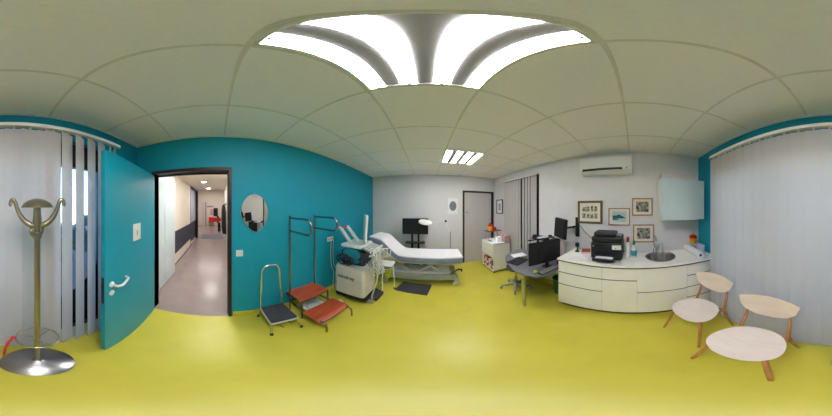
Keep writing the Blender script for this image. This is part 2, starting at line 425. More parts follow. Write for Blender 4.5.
# wall fittings on the teal wall
t = thing('wall_mirror', 'egg shaped frameless mirror on the teal wall beside the doorway', 'mirror', (UL, .44, 1.60))
egg = []
for i in range(48):
    a = 2*pi*i/48; x = cos(a); y = sin(a)
    r = 1
    egg.append((x*.172*(1-.30*max(0, -y)**1.6)+.02*max(0, -y), y*.228*(1 if y > 0 else 1.04)))
My = Matrix(((0, 0, 1, 0), (1, 0, 0, 0), (0, 1, 0, 0), (0, 0, 0, 1)))
MB().prism(egg, 0, .012, My).build('backing', mat('pale mirror edge', (170, 205, 200), .2), t)
MB().prism([(a*.985, b*.985) for a, b in egg], .0121, .0135, My).build('mirror_glass', mat('mirror', (236, 232, 224), .02, 1, var=0), t)
hk = MB(); hk.lathe([(.012, 0), (.012, .006)], (0, 0, 0), 12, rot('Y', 90)).tube([(0, 0, 0), (.025, 0, -.01), (.03, 0, .008)], .004, 8)
o = tag(hk.build('wall_hook', mat('teal grey metal', (70, 150, 160), .4), smooth=True), 'tiny bluish hook on the teal wall just below the egg mirror', 'hook'); o.location = (UL, .435, 1.225)
def switch(name, label, cat, v, z, sock):
    t = thing(name, label, cat, (UL, v, z))
    w = .042 if not sock else .078
    box('plate', WPLAS, 0, -w, -.042, .009, w, .042, t, .003)
    if sock:
        for y in (-.037, .037):
            m = MB().lathe([(.022, 0), (.024, .003)], (.009, y, 0), 16, rot('Y', 90)); m.build('outlet', mat('beige outlet', (190, 176, 140), .5), t)
    else: box('rocker', WPLAS, .009, -.028, -.028, .013, .028, .028, t, .003)
    return t
switch('light_switch', 'square white light switch on teal wall right of the doorway', 'light switch', .253, 1.10, False)
switch('wall_socket', 'double white wall socket on teal wall behind the tall handrails', 'socket', 1.76, 1.10, True)
for y, lab, zz in ((1.735, 'thin white cable hanging from the wall socket, left one', .45), (1.80, 'thin white cable hanging from the wall socket, right one', .5)):
    c = MB(); c.tube(smoothpath([(UL+.012, y, 1.09), (UL+.045, y, 1.07), (UL+.03, y+.005, .9), (UL+.03, y+.02, .6), (UL+.05, y+.06, zz), (UL+.08, y+.02, zz-.1), (UL+.09, y, .2), (UL+.10, y, .01)], 5), .005, 8)
    tag(c.build('power_cable', WPLAS, smooth=True), lab, 'cable')

# ================================================================ coat stand
t = thing('coat_stand', 'bronze steel coat stand with domed grey base in front of the blind', 'coat stand', (-.147, -.71, 0))
t.rotation_euler.z = radians(78)      # local x points back towards the room
# local frame: hooks spread sideways
MB().lathe([(.205, 0), (.207, .012), (.19, .026), (.13, .04), (.105, .05), (.06, .056), (.03, .07), (.022, .09)], n=48).build('base', mat('brushed grey base', (172, 170, 176), .3, 1, var=.05), t, smooth=True)
MB().tube([(0, 0, .05), (0, 0, 1.60)], .0175, 18).build('pole', BRONZE, t, smooth=True)
MB().lathe([(.018, 1.55), (.026, 1.58), (.022, 1.63), (.02, 1.685), (.0, 1.70)], n=18).build('finial', BRONZE, t, smooth=True)
MB().lathe([(.0, 1.694), (.03, 1.692), (.06, 1.682), (.088, 1.662), (.09, 1.664), (.075, 1.686), (.05, 1.701), (.025, 1.710), (0, 1.713)], n=32).build('cap', BRONZE, t, smooth=True)
for k in range(1, 4):
    a = radians(90*k)
    d = (cos(a), sin(a)); P = [(0, 1.56, .012), (.035, 1.565, .016), (.075, 1.585, .015), (.11, 1.625, .013), (.128, 1.665, .012), (.14, 1.695, .012), (.152, 1.705, .012), (.164, 1.697, .012), (.168, 1.682, .0125), (.160, 1.674, .010)]
    pts = smoothpath([(d[0]*r, d[1]*r, z) for r, z, q in P], 3); rr = [P[min(i//3, len(P)-1)][2] for i in range(len(pts))]
    pts = [Vector((p.x*.88, p.y*.88, p.z)) for p in pts]
    if k in (0, 2): pts = [Vector((p.x*.8, p.y*.8, p.z)) for p in pts]
    MB().tube(pts, rr, 10).build('hook', BRONZE, t, smooth=True)
    a2 = a+radians(45); d = (cos(a2), sin(a2))
    MB().tube(smoothpath([(d[0]*r, d[1]*r, z) for r, z in ((.012, 1.505), (.03, 1.51), (.043, 1.52), (.047, 1.535))], 3), .0065, 8).ball((d[0]*.047, d[1]*.047, 1.538), .009, 10).build('small_hook', BRONZE, t, smooth=True)
MB().lathe([(.0176, 1.49), (.025, 1.495), (.025, 1.525), (.0176, 1.53)], n=18).build('collar', BRONZE, t, smooth=True)
ring = MB().tube([(.118*cos(2*pi*i/40), .118*sin(2*pi*i/40), .59) for i in range(40)], .0065, 10, True)
for a in (20, 140, 260): ring.tube([(.016*cos(radians(a)), .016*sin(radians(a)), .585), (.118*cos(radians(a)), .118*sin(radians(a)), .59)], .005, 8)
ring.build('umbrella_ring', STEEL, t, smooth=True)
um = thing('strap', 'red strap with orange tip hanging on the coat stand ring', 'strap', (-.147, -.71, 0), radians(78))
ps = [Vector((p.x, -p.y, p.z)) for p in smoothpath([(.02, .1235, .60), (.03, .127, .615), (.045, .135, .60), (.05, .15, .54), (.045, .165, .42), (.05, .17, .30)], 5)]
MB().tube(ps, [.013]*8+[.009]*(len(ps)-8), 8).build('webbing', RED, um, smooth=True)
MB().tube([(.05, -.17, .30), (.053, -.172, .22)], [.009, .006], 8).build('tip', ORANGE, um, smooth=True)

# ================================================================ chairs
def superell(a, b, n=40, e=2.6, taper=0.):
    out = []
    for i in range(n):
        t_ = 2*pi*i/n; c, s = cos(t_), sin(t_)
        x = a*math.copysign(abs(c)**(2/e), c); y = b*math.copysign(abs(s)**(2/e), s)
        out.append((x*(1+taper*y/b), y))
    return out
def chair(label, loc, yaw):
    t = thing('side_chair', label, 'chair', (loc[0], loc[1], 0), radians(yaw), 'wooden chairs in front of the blind')
    # dished seat: rings
    m = MB(); N = 40; vs = []; fs = []; rings = [(0, 0), (.35, 0), (.7, .0), (.92, 0), (1, 0), (.99, 1), (.9, 1), (.5, 1), (0, 1)]
    sh = superell(.225, .205, N, 2.3, .13)
    for q, bot in rings:
        for x, y in sh:
            r2 = q*q
            z = .438+.016*r2 + (.010*(x/.22)**2*q) - (.006 if (bot) else 0)*1 - (.006 if bot else 0)
            vs.append((x*q, y*q+.03, z))
    for i in range(len(rings)-1):
        for k in range(N): fs.append((i*N+k, i*N+(k+1) % N, (i+1)*N+(k+1) % N, (i+1)*N+k))
    m.add(vs, fs).build('seat', PLYP, t, smooth=True)
    # backrest: curved shell
    m = MB(); nx, nz = 20, 8; vs = []; fs = []
    def pt(i, j, off):
        s_ = -1+2*i/nx; u_ = j/nz
        top = .835-.03*s_*s_; bot = .835-.03*s_*s_-.215*(max(0, 1-abs(s_)**2.4))**.62-.012
        z = bot+(top-bot)*u_; x = s_*.25
        y = -.235+.05*s_*s_-(z-.6)*.22-off
        return (x, y, z)
    for off in (0, .011):
        for i in range(nx+1):
            for j in range(nz+1): vs.append(pt(i, j, off))
    S = (nx+1)*(nz+1)
    ix = lambda i, j, s_: s_*S+i*(nz+1)+j
    for i in range(nx):
        for j in range(nz):
            fs.append((ix(i, j, 0), ix(i+1, j, 0), ix(i+1, j+1, 0), ix(i, j+1, 0))); fs.append((ix(i, j, 1), ix(i, j+1, 1), ix(i+1, j+1, 1), ix(i+1, j, 1)))
        for j in (0, nz): fs.append((ix(i, j, 0), ix(i+1, j, 0), ix(i+1, j, 1), ix(i, j, 1)))
    for j in range(nz):
        for i in (0, nx): fs.append((ix(i, j, 0), ix(i, j+1, 0), ix(i, j+1, 1), ix(i, j, 1)))
    m.add(vs, fs).build('backrest', PLYB, t, smooth=True)
    for s in (-1, 1):
        MB().tube([(s*.165, .15, .43), (s*.2, .195, .22), (s*.235, .245, 0)], [.017, .016, .0115], 10).build('leg', OAK, t, smooth=True)
        MB().tube([(s*.185, -.165, .40), (s*.205, -.2, .22), (s*.235, -.26, 0)], [.017, .017, .0115], 10).build('leg', OAK, t, smooth=True)
        MB().tube([(s*.185, -.16, .385), (s*.18, -.215, .52), (s*.17, -.262, .70)], [.017, .015, .011], 10).build('back_post', OAK, t, smooth=True)
        MB().tube([(s*.165, .15, .415), (s*.185, -.165, .40)], .013, 8).build('side_rail', OAK, t, smooth=True)
    MB().tube([(-.165, .12, .412), (.165, .12, .412)], .012, 8).build('cross_rail', OAK, t, smooth=True)
    MB().tube([(-.185, -.155, .405), (.185, -.155, .405)], .012, 8).build('cross_rail', OAK, t, smooth=True)
    return t
ch = chair('wooden chair with pale seat nearer the sideboard, further one of the pair', (1.14, -.60), 19)
c2 = copy_tree(ch); c2.location = (.50, -.60, 0); c2.rotation_euler = (0, 0, radians(8))
c2['label'] = 'wooden chair with pale seat nearest the camera, in middle of the blind'

# ================================================================ sideboard
t = thing('sideboard', 'long white sideboard of drawers and doors along the grey wall', 'cabinet', (1.84, 0, 0))
X = 1.55-1.84; XB = .245
box('carcass', WHITE, X+.02, -1.085, .10, XB, .995, .9175, t)
box('plinth', SEAM, X+.07, -1.08, 0, XB, .985, .10, t)
top = MB().box(X-.04, -1.09, .918, XB, 1.0, .94).build('worktop', WHITE, t, bevel=.004)
# round cut-out for the bowl
ctr = MB().lathe([(.203, .8), (.203, 1.0)], (1.852-1.84, -.372, 0), 48).build('cutter', WHITE, None)
k = top.modifiers.new('cut', 'BOOLEAN'); k.object = ctr; k.operation = 'DIFFERENCE'; k.solver = 'EXACT'
ctr.location = (1.84, 0, 0); bpy.context.view_layer.update()
me = bpy.data.meshes.new_from_object(top.evaluated_get(bpy.context.evaluated_depsgraph_get()))
top.modifiers.clear(); top.data = me
cm = ctr.data; bpy.data.objects.remove(ctr); bpy.data.meshes.remove(cm)
carc = [o for o in t.children if o.name.startswith('carcass')][0]
ctr = MB().lathe([(.205, .7), (.205, 1.0)], (1.852, -.372, 0), 48).build('cutter', WHITE, None)
k = carc.modifiers.new('cut', 'BOOLEAN'); k.object = ctr; k.operation = 'DIFFERENCE'; k.solver = 'EXACT'
bpy.context.view_layer.update()
me = bpy.data.meshes.new_from_object(carc.evaluated_get(bpy.context.evaluated_depsgraph_get()))
carc.modifiers.clear(); carc.data = me
cm = ctr.data; bpy.data.objects.remove(ctr); bpy.data.meshes.remove(cm)
box('joint_gap', SEAM, X-.004, -1.083, .888, X+.0199, .995, .918, t)
cols = [(.387, 1.0, [.10, .485, .70, .89], 'drawer'), (-.033, .383, [.10, .70, .89], 'mix'), (-.66, -.037, [.10, .50, .89], 'drawer'), (-1.083, -.664, [.10, .31, .51, .71, .89], 'drawer')]
for a, b, zs, kind in cols:
    for i in range(len(zs)-1):
        nm = 'door' if (kind == 'mix' and i == 0) else 'drawer'
        box(nm, WHITE, X, a+.0015, zs[i]+(.012 if i else 0), X+.02, b-.0015, zs[i+1]-.002, t, .0015)
        if i: box('grip_gap', SEAM, X+.004, a, zs[i]-.002, X+.0199, b, zs[i]+.012, t)
# sink
s = thing('sink_bowl', 'round stainless steel sink bowl set into the white worktop', 'sink', (1.852, -.372, .94))
M_ = MB().lathe([(.218, 0.0), (.218, .004), (.205, .006), (.198, -.002), (.19, -.06), (.16, -.13), (.09, -.15), (.03, -.155), (.028, -.165), (.093, -.16), (.165, -.14), (.196, -.065), (.201, 0)], n=48, cap=False)
M_.build('bowl', mat('dull sink steel', (150, 144, 142), .3, 1, var=.1), s, smooth=True)
MB().lathe([(.028, -.156), (.024, -.150), (0, -.150)], n=20).build('drain', CHROME, s, smooth=True)
f = thing('faucet', 'chrome swan neck mixer tap behind the sink', 'tap', (2.045, -.31, .941), 0)
MB().lathe([(.026, 0), (.026, .01), (.02, .02), (.018, .10), (.02, .13), (.012, .14)], n=20).build('body', CHROME, f, smooth=True)
MB().tube(smoothpath([(0, 0, .12), (0, .0, .20), (-.01, 0, .26), (-.05, -.005, .29), (-.10, -.01, .27), (-.115, -.012, .22)], 5), .010, 12).build('spout', CHROME, f, smooth=True)
MB().tube([(0, -.015, .09), (-.02, -.05, .11), (-.03, -.085, .135)], [.009, .007, .006], 10).build('lever', CHROME, f, smooth=True)
f2 = thing('soap_dispenser', 'small clear soap dispenser right of the tap', 'dispenser', (2.02, -.42, .946))
MB().lathe([(.028, 0), (.03, .02), (.028, .09), (.012, .11), (.01, .13)], n=18).build('bottle', mat('grey clear plastic', (190, 196, 200), .15), f2, smooth=True)
MB().tube([(0, 0, .12), (0, 0, .15), (-.035, 0, .148)], .006, 8).build('pump', CHROME, f2, smooth=True)

# printer
t = thing('printer', 'black multifunction printer with white screen on the sideboard', 'printer', (1.85, .365, .94), radians(90))
# local x along -? : local +x = world +v ; local +y = world -u (front)
box('body', BLACK, -.21, -.17, .02, .21, .16, .25, t, .012)
box('feet', BLACK, -.19, -.15, 0, .19, .14, .03, t)
box('scanner', BLACK, -.205, -.17, .262, .205, .15, .325, t, .012)
box('feeder', mat('black ridged lid', (34, 35, 38), .5), -.12, -.13, .325, .19, .10, .385, t, .02)
box('paper_guide', GREY, -.19, -.1, .325, -.12, .06, .345, t, .008)
box('screen', mat('white screen face', (236, 240, 244), .3), -.20, .16, .165, -.08, .172, .225, t, .002)  # screen is plain white, not emissive
box('button', GREY, -.135, .172, .18, -.12, .175, .19, t); box('badge', GREY, .165, .16, .19, .185, .163, .21, t, .002)
tr = MB(); tr.box(-.12, .10, .03, .15, .29, .045).box(-.12, .10, .045, -.11, .28, .075).box(.14, .10, .045, .15, .28, .075).box(-.12, .28, .03, .15, .29, .07)
tr.build('tray', mat('dark blue grey plastic', (36, 42, 60), .4), t, bevel=.002)
box('paper', WPAPER, -.10, .10, .046, .13, .265, .056, t)
box('slot', BLACKG, -.13, .158, .04, .16, .163, .12, t)
# bottles
def bottle(lab, x, y, prof, m, capm, caph, capr, name='spray_bottle'):
    t = thing(name, lab, 'bottle', (x, y, .94))
    MB().lathe(prof, n=22).build('body', m, t, smooth=True)
    z = prof[-1][1]
    MB().lathe([(capr, z-.004), (capr, z+caph*.6), (capr*.7, z+caph), (0, z+caph)], n=16).build('cap', capm, t, smooth=True)
    return t
bottle('tall white bottle with red cap between printer and sink', 1.86, .09, [(.032, 0), (.034, .01), (.034, .19), (.018, .225), (.016, .235)], WPLAS, RED, .075, .020)
b = bottle('squat white bottle with green cap and blue label beside the sink', 1.865, .005, [(.040, 0), (.043, .01), (.043, .13), (.02, .175), (.015, .195)], WPLAS, GREEN, .06, .018)
MB().lathe([(.0435, .03), (.0438, .032), (.0438, .11), (.0435, .112)], n=22).build('label_band', mat('cyan label', (60, 170, 200), .4), b, smooth=True)
# paper roll, box, sharps
t = thing('paper_roll', 'long white examination paper roll lying on the right end of the worktop', 'paper roll', (1.80, -.885, .9975), radians(0))
MB().tube([(-.24, .03, 0), (.24, .03, 0)], .056, 28).build('roll', WPAPER, t, smooth=True)
MB().tube([(-.243, .03, 0), (-.2395, .03, 0)], .021, 16).build('core', mat('blue grey core', (70, 80, 120), .6), t, smooth=True)
tag(box('glove_box', mat('lilac white card', (206, 206, 224), .6), 1.80, -1.06, .941, 2.07, -.93, 1.06, bevel=.002), 'white and lilac box behind the paper roll by the teal wall', 'box')
t = thing('sharps_container', 'round red and yellow sharps container on the box at the sideboard end', 'container', (2.0, -.955, 1.062))
MB().lathe([(.05, 0), (.06, .09), (.06, .095)], n=20).build('body', YEL, t, smooth=True)
MB().lathe([(.064, .09), (.066, .12), (.035, .145), (0, .145)], n=20).build('lid', RED, t, smooth=True)
# left end of the worktop: red book, gadget
t = thing('notebook', 'red covered book lying between printer and wall', 'book', (1.95, .74, .94), radians(20))
box('pages', WPAPER, -.085, -.065, .004, .085, .065, .028, t); box('cover', mat('dull red cover', (190, 80, 70), .6), -.09, -.07, .028, .09, .07, .033, t, .001); box('cover', mat('dull red back cover', (190, 80, 70), .6), -.09, -.07, 0, .09, .07, .004, t)
t = thing('webcam', 'small black webcam on a stand at the left end of the worktop', 'webcam', (1.93, .885, .94))
MB().lathe([(.035, 0), (.035, .008), (.01, .014), (.008, .08)], n=18).build('stand', BLACK, t, smooth=True)
MB().box(-.02, -.03, .08, .02, .03, .15).build('head', BLACK, t, bevel=.008)

# pictures ---------------------------------------------------------------
def inkmat(sc_):
    m = mat('ink sketch', (150, 148, 140), .7, var=.9, scale=sc_)
    r_ = [n for n in m.node_tree.nodes if n.type == 'VALTORGB'][0]
    r_.color_ramp.elements[0].position = .36; r_.color_ramp.elements[1].position = .68
    r_.color_ramp.elements[0].color = (.03, .033, .035, 1); r_.color_ramp.elements[1].color = (.5, .48, .42, 1)
    return m
def pic(lab, v0, v1, z0, z1, fw, fm, art, seed):
    t = thing('picture', lab, 'picture', (UR, (v0+v1)/2, z0), 0, 'framed pictures above the sideboard')
    w = (v1-v0)/2; h = z1-z0; m = MB()
    m.box(-.025, -w, 0, 0, w, fw).box(-.025, -w, h-fw, 0, w, h).box(-.025, -w, fw, 0, -w+fw, h-fw).box(-.025, w-fw, fw, 0, w, h-fw)
    m.build('frame', fm, t, bevel=.004)
    box('mat_board', mat('cream mat', (228, 222, 208), .7), -.012, -w+fw, fw, -.006, w-fw, h-fw, t)
    random.seed(seed); iw = w-fw-.045; ih0 = fw+.04; ih1 = h-fw-.04
    if art == 'sea':
        box('artwork', mat('pale sea print', (176, 206, 216), .6), -.014, -iw, ih0, -.012, iw, ih1, t)
        m = MB(); poly = [(-iw, ih0+.06), (iw*.9, ih0+.05), (iw*.95, ih0+.1), (iw*.3, ih0+.105), (0, ih0+.12), (-iw*.5, ih0+.09)]
        m.prism(poly, -.0155, -.014, My); m.build('island', mat('dark green ink', (50, 90, 80), .6), t)
        box('shore', mat('dark teal ink', (50, 110, 130), .6), -.0155, iw*.1, ih0+.03, -.014, iw*.95, ih0+.05, t)
    elif art == 'multi':
        box('artwork', mat('ivory print', (226, 218, 192), .6), -.014, -iw, ih0, -.012, iw, ih1, t)
        for i in range(4):
            for j in range(2):
                a = -iw+2*iw*(i+.1)/4; b_ = ih0+(ih1-ih0)*(j+.12)/2
                q = (random.uniform(.6, .9), random.uniform(.55, .85))
                box('drawing', inkmat(46), -.0155, a, b_, -.014, a+q[0]*iw/2, b_+q[1]*(ih1-ih0)/2, t)
    else:
        box('artwork', inkmat(34), -.014, -iw, ih0, -.012, iw, ih1, t)
BR = wood('dark walnut frame', (118, 92, 62), (96, 72, 46), 6); LR = wood('light wood frame', (178, 132, 104), (160, 112, 84), 6)
pic('large picture in wide brown frame, nearest the monitor arm', .507, .939, 1.40, 1.78, .036, BR, 'multi', 3)
pic('picture of a green island in blue sea, light wood frame', .066, .408, 1.383, 1.66, .016, LR, 'sea', 4)
pic('small dark print in light wood frame, highest and rightmost of the four', -.29, .034, 1.541, 1.817, .018, LR, 'print', 5)
pic('small dark print in light wood frame hanging directly behind the tap', -.314, .018, 1.108, 1.40, .018, LR, 'print', 6)

# wall cupboard
t = thing('wall_cupboard', 'white glossy wall cupboard high in the corner over the worktop', 'cupboard', (UR, -.685, 1.49))
box('body', WHITE, -.325, -.335, 0, 0, .322, .585, t, .002)
box('door', WHITEB, -.345, -.335, 0, -.327, .322, .585, t, .003)
t = thing('storage_box', 'flat white printed box lying on top of the wall cupboard', 'box', (1.93, -.64, 2.076), radians(-3))
box('carton', mat('off white carton', (206, 200, 200), .6), -.14, -.25, 0, .12, .25, .10, t, .003)
text('box_print', '- - -', .04, GREY, t, T(-.1405, -.05, .06) @ rot('Z', -90) @ rot('X', 90))

# ================================================================ desk group
t = thing('desk', 'grey rounded desk on a steel post leg by the window', 'desk', (0, 0, 0))
oc = smoothpath([(1.96, 2.22, 0), (1.75, 2.2, 0), (1.45, 2.08, 0), (1.27, 1.86, 0), (1.17, 1.58, 0), (1.14, 1.33, 0), (1.20, 1.13, 0), (1.33, 1.05, 0), (1.58, 1.02, 0)], 5)
poly = [(p.x, p.y) for p in oc]+[(2.07, 1.02), (2.07, 1.82), (1.96, 1.86)]
MB().prism(poly, .70, .73).build('desktop', DESKM, t, .006)
MB().tube([(1.235, 1.36, .0), (1.235, 1.36, .70)], .032, 20).lathe([(.036, 0), (.036, .02), (.032, .022)], (1.235, 1.36, 0)).build('leg', STEEL, t, smooth=True)
box('leg', GREY, 1.90, 2.1, 0, 1.94, 2.16, .70, t); box('leg', GREY, 2.02, 1.08, 0, 2.06, 1.14, .70, t)
# monitor seen from behind
t = thing('computer_monitor', 'large black monitor seen from behind standing on the grey desk', 'monitor', (1.575, 1.245, .73), radians(-15))
box('screen_case', mat('matte black back shell', (30, 32, 36), .55), -.295, -.012, .055, .295, .012, .42, t, .008)
box('screen', BLACKG, -.288, .012, .062, .288, .014, .413, t)
box('rear_housing', BLACK, -.13, -.035, .12, .13, -.012, .32, t, .012)
MB().box(-.025, -.05, .02, .025, -.02, .2).build('neck', BLACK, t, bevel=.004)
MB().lathe([(.075, 0), (.075, .008), (.03, .014), (.025, .03)], (0, -.03, 0), 24).build('foot', BLACK, t, smooth=True)
t = thing('lamp_bar', 'thin black lamp bar clipped along the top of the large monitor', 'lamp', (1.575, 1.245, 1.15), radians(-15))
MB().tube([(-.30, .0, .045), (.17, .0, .045)], .010, 10).build('bar', BLACK, t, smooth=True)
MB().box(-.05, -.03, .0005, .05, .03, .05).build('clip', BLACK, t, bevel=.006)
# keyboard and laptop on the tip
t = thing('laptop', 'black laptop at the left tip of the grey desk', 'laptop', (1.40, 1.68, .73), radians(14))
box('base', BLACK, -.16, -.11, 0, .16, .11, .016, t, .004)
m = MB()
for i in range(12):
    for j in range(4): m.box(-.145+i*.0245, -.01+j*.026, .016, -.125+i*.0245, .01+j*.026, .018)
m.build('keys', DGREY, t)
tag(MB().prism([(1.45, 1.86), (1.72, 1.80), (1.76, 1.98), (1.5, 2.03)], .7305, .736).build('paper_stack', WPAPER), 'white sheets of paper on the desk behind the laptop', 'paper')
t = thing('keyboard', 'black keyboard in front of the monitor back, camera side of the desk', 'keyboard', (1.45, 1.095, .73), radians(-4))
box('base', BLACK, -.17, -.05, 0, .17, .05, .018, t, .004)
m = MB()
for i in range(14):
    for j in range(4): m.box(-.16+i*.023, -.042+j*.022, .018, -.142+i*.023, -.025+j*.022, .024)
m.build('keys', GREY, t)
t = thing('desk_telephone', 'black desk telephone beside the sideboard end', 'telephone', (1.80, 1.085, .73), radians(0))
MB().prism([(-.08, 0), (.08, 0), (.08, .03), (-.08, .07)], -.055, .055, Matrix(((1, 0, 0, 0), (0, 0, 1, 0), (0, 1, 0, 0), (0, 0, 0, 1)))).build('base', BLACK, t, .004)
MB().tube(smoothpath([(-.03, -.055, .075), (-.03, -.03, .09), (-.03, .03, .09), (-.03, .05, .075)], 3), .014, 10).build('handset', BLACK, t, smooth=True)
b = MB().ball((0, 0, .03), .03, 12, (1.2, .8, 1)).ball((.03, .01, .025), .02, 10)
o = tag(b.build('desk_toy', mat('lime green fabric', (170, 190, 60), .7), smooth=True), 'small lime green soft object on the desk front', 'ornament'); o.location = (1.27, 1.17, .73)
# stool
t = thing('swivel_stool', 'swivel stool with grey star base half under the desk', 'stool', (1.53, 1.90, 0), radians(12))
MB().lathe([(.16, .46), (.18, .475), (.18, .51), (.165, .525), (0, .53)], n=32).build('seat', mat('brown grey vinyl', (96, 78, 78), .5), t, smooth=True)
MB().tube([(0, 0, .08), (0, 0, .28)], .028, 16).tube([(0, 0, .28), (0, 0, .46)], .016, 14).build('column', STEEL, t, smooth=True)
for k in range(5):
    a = 2*pi*k/5
    lg = MB().tube([(.02*cos(a), .02*sin(a), .11), (.27*cos(a), .27*sin(a), .075)], [.028, .017], 10).build('base_arm', GREY, t, smooth=True)
    MB().tube([(.27*cos(a)-.012*sin(a), .27*sin(a)+.012*cos(a), .028), (.27*cos(a)+.012*sin(a), .27*sin(a)-.012*cos(a), .028)], .028, 14).tube([(.27*cos(a), .27*sin(a), .03), (.27*cos(a), .27*sin(a), .08)], .008, 8).build('castor', GREY, lg, smooth=True)
t = thing('waste_bin', 'dark green waste bin under the desk beside the sideboard', 'bin', (1.93, 1.21, 0))
MB().lathe([(.10, 0), (.125, .33), (.13, .335), (.12, .335), (.096, .01)], n=24, cap=False).build('body', mat('dark green plastic', (24, 92, 52), .5, var=.4, scale=30), t, smooth=True)
MB().lathe([(.122, .30), (.135, .345), (.115, .34)], n=24, cap=False).build('liner', mat('green bag', (40, 130, 70), .5), t, smooth=True)
# wall arm with screen
t = thing('arm_monitor', 'small black screen on a swivel wall arm above the desk', 'monitor', (2.09, .95, 1.33))
box('wall_plate', BLACK, -.02, -.035, -.17, 0, .035, .17, t, .003)
MB().tube([(-.02, 0, .01), (-.10, .03, .01), (-.22, .15, 0)], .018, 10).ball((-.10, .03, .01), .026).build('arm', BLACK, t, smooth=True)
Ms = T(-.25, .20, -.05) @ rot('Z', -18) @ rot('X', 6)
MB().box(-.02, -.14, -.12, .03, .14, .21, Ms).build('screen_case', BLACK, t, .012)
MB().box(-.024, -.125, -.105, -.020, .125, .195, Ms).build('screen', BLACKG, t)
t = thing('wall_shelf_arm', 'black keyboard shelf on a wall arm beside the window', 'shelf', (2.09, 1.52, 1.08))
MB().box(-.33, -.2, 0, -.05, .22, .02).build('tray', BLACK, t, bevel=.004)
MB().box(-.05, -.03, -.04, 0, .03, .05).build('bracket', BLACK, t); MB().box(-.31, .14, .02, -.26, .2, .075).build('end_stop', BLACK, t)
o = tag(box('tray_papers', WPAPER, 1.80, 1.40, 1.1005, 1.98, 1.62, 1.112), 'white papers on the black wall arm shelf', 'paper')
c = MB().tube(smoothpath([(2.075, .90, 1.36), (2.07, .82, 1.27), (2.07, .72, 1.18), (2.07, .62, 1.12)], 5), .008, 8)
tag(c.build('wall_cable', GREY, smooth=True), 'grey cable running down the wall from the arm to the printer', 'cable')
t = thing('white_carton', 'narrow white box standing on the desk end behind the worktop', 'box', (2.0, 1.3, .73), radians(10))
box('carton', mat('beige white carton', (214, 200, 194), .6), -.05, -.12, 0, .05, .12, .36, t, .003)

# ================================================================ trolley cabinet
t = thing('trolley_cabinet', 'white wheeled cabinet with open lower shelf left of the narrow blind', 'cabinet', (1.725, 2.97, 0))
w, d, z0, z1 = .238, .31, .07, .80
m = MB(); m.box(-w, -d, z0, w, -d+.018, z1).box(-w, d-.018, z0, w, d, z1).box(-w, -d, z1-.02, w, d, z1).box(-w, -d, z0, w, d, z0+.018).box(w-.018, -d, z0, w, d, z1).box(-w, -d+.018, .44, w, d-.018, .458)
m.build('body', WHITE, t, .002)
box('drawer', WHITE, -w-.016, -d+.003, .45, -w, d-.003, .61, t, .002); box('drawer', WHITE, -w-.016, -d+.003, .615, -w, d-.003, .79, t, .002)
for x, y in ((-w+.04, -d+.05), (-w+.04, d-.05), (w-.04, -d+.05), (w-.04, d-.05)):
    MB().tube([(x-.012, y, .025), (x+.012, y, .025)], .025, 14).box(x-.016, y-.012, .03, x+.016, y+.012, .07).build('castor', BLACK, t, smooth=True)
items = [(.24, ORANGE, .07, 'orange file box at the far end of the trolley shelf'), (.16, WPAPER, .06, 'white file box on the trolley shelf beside the orange one'), (.07, mat('rust card', (176, 70, 44), .6), .09, 'rust red box in the middle of the trolley shelf'), (-.03, WPAPER, .07, 'white box on the trolley shelf between rust and orange ones'), (-.12, ORANGE, .07, 'orange box on the trolley shelf next to the blue one'), (-.21, BLUE, .09, 'blue box on the trolley shelf, nearest the front')]
for i, (y, m_, wd, lab) in enumerate(items):
    hh = (.25, .22, .28, .24, .2, .17)[i]
    t_ = thing('file_box', lab, 'box', (1.632, 2.97+y, .0885), 0, 'boxes on the trolley shelf')
    box('carton', m_, -.12, -wd/2, 0, .12, wd/2, hh, t_, .002); box('label_strip', WPAPER if m_ is not WPAPER else GREY, -.122, -wd/3, hh*.3, -.12, wd/3, hh*.55, t_)
zt = .80
t = thing('glove_carton', 'white and green box lying on the left of the trolley top', 'box', (1.60, 2.93, zt), radians(4), 'boxes on the trolley top')
box('carton', WPAPER, -.06, -.085, 0, .06, .085, .075, t, .002); box('green_side', GREEN, -.0615, -.07, .01, -.06, .06, .04, t)
t = thing('glove_carton', 'white box in the middle of the trolley top', 'box', (1.725, 2.83, zt), radians(-4), 'boxes on the trolley top')
box('carton', WPAPER, -.06, -.06, 0, .06, .06, .13, t, .002)
for k, (y, lab) in enumerate(((2.73, 'pink box at the front right of the trolley top'), (2.92, 'pink box behind on the right of the trolley top'))):
    t = thing('glove_carton', lab, 'box', (1.88, y, zt), radians(0), 'boxes on the trolley top')
    box('carton', PINK, -.08, -.06, 0, .08, .10, .17-.02*k, t, .002); box('slot', WPAPER, -.03, -.02, .17-.02*k, .02, .06, .172-.02*k, t)
t = thing('riser_shelf', 'small brownish shelf standing over the boxes on the trolley top', 'shelf', (1.72, 3.14, zt))
box('board', mat('brown grey board', (120, 98, 96), .5), -.20, -.11, .235, .22, .11, .25, t, .003)
for x in (-.18, .2):
    for y in (-.09, .09): box('leg', STEEL, x-.008, y-.01, 0, x+.008, y+.01, .235, t)
t = thing('sharps_container', 'yellow sharps container with red lid on the trolley shelf', 'container', (1.65, 3.14, 1.051))
MB().lathe([(.055, 0), (.065, .12), (.065, .13)], n=20).build('body', YEL, t, smooth=True)
MB().lathe([(.069, .12), (.07, .155), (.035, .17), (.03, .21), (0, .215)], n=20).build('lid', RED, t, smooth=True)
t = thing('sharps_container', 'low red sharps tub beside the yellow container on the trolley shelf', 'container', (1.79, 3.14, 1.051))
MB().lathe([(.04, 0), (.048, .07), (.03, .085), (0, .09)], n=18).build('body', RED, t, smooth=True)

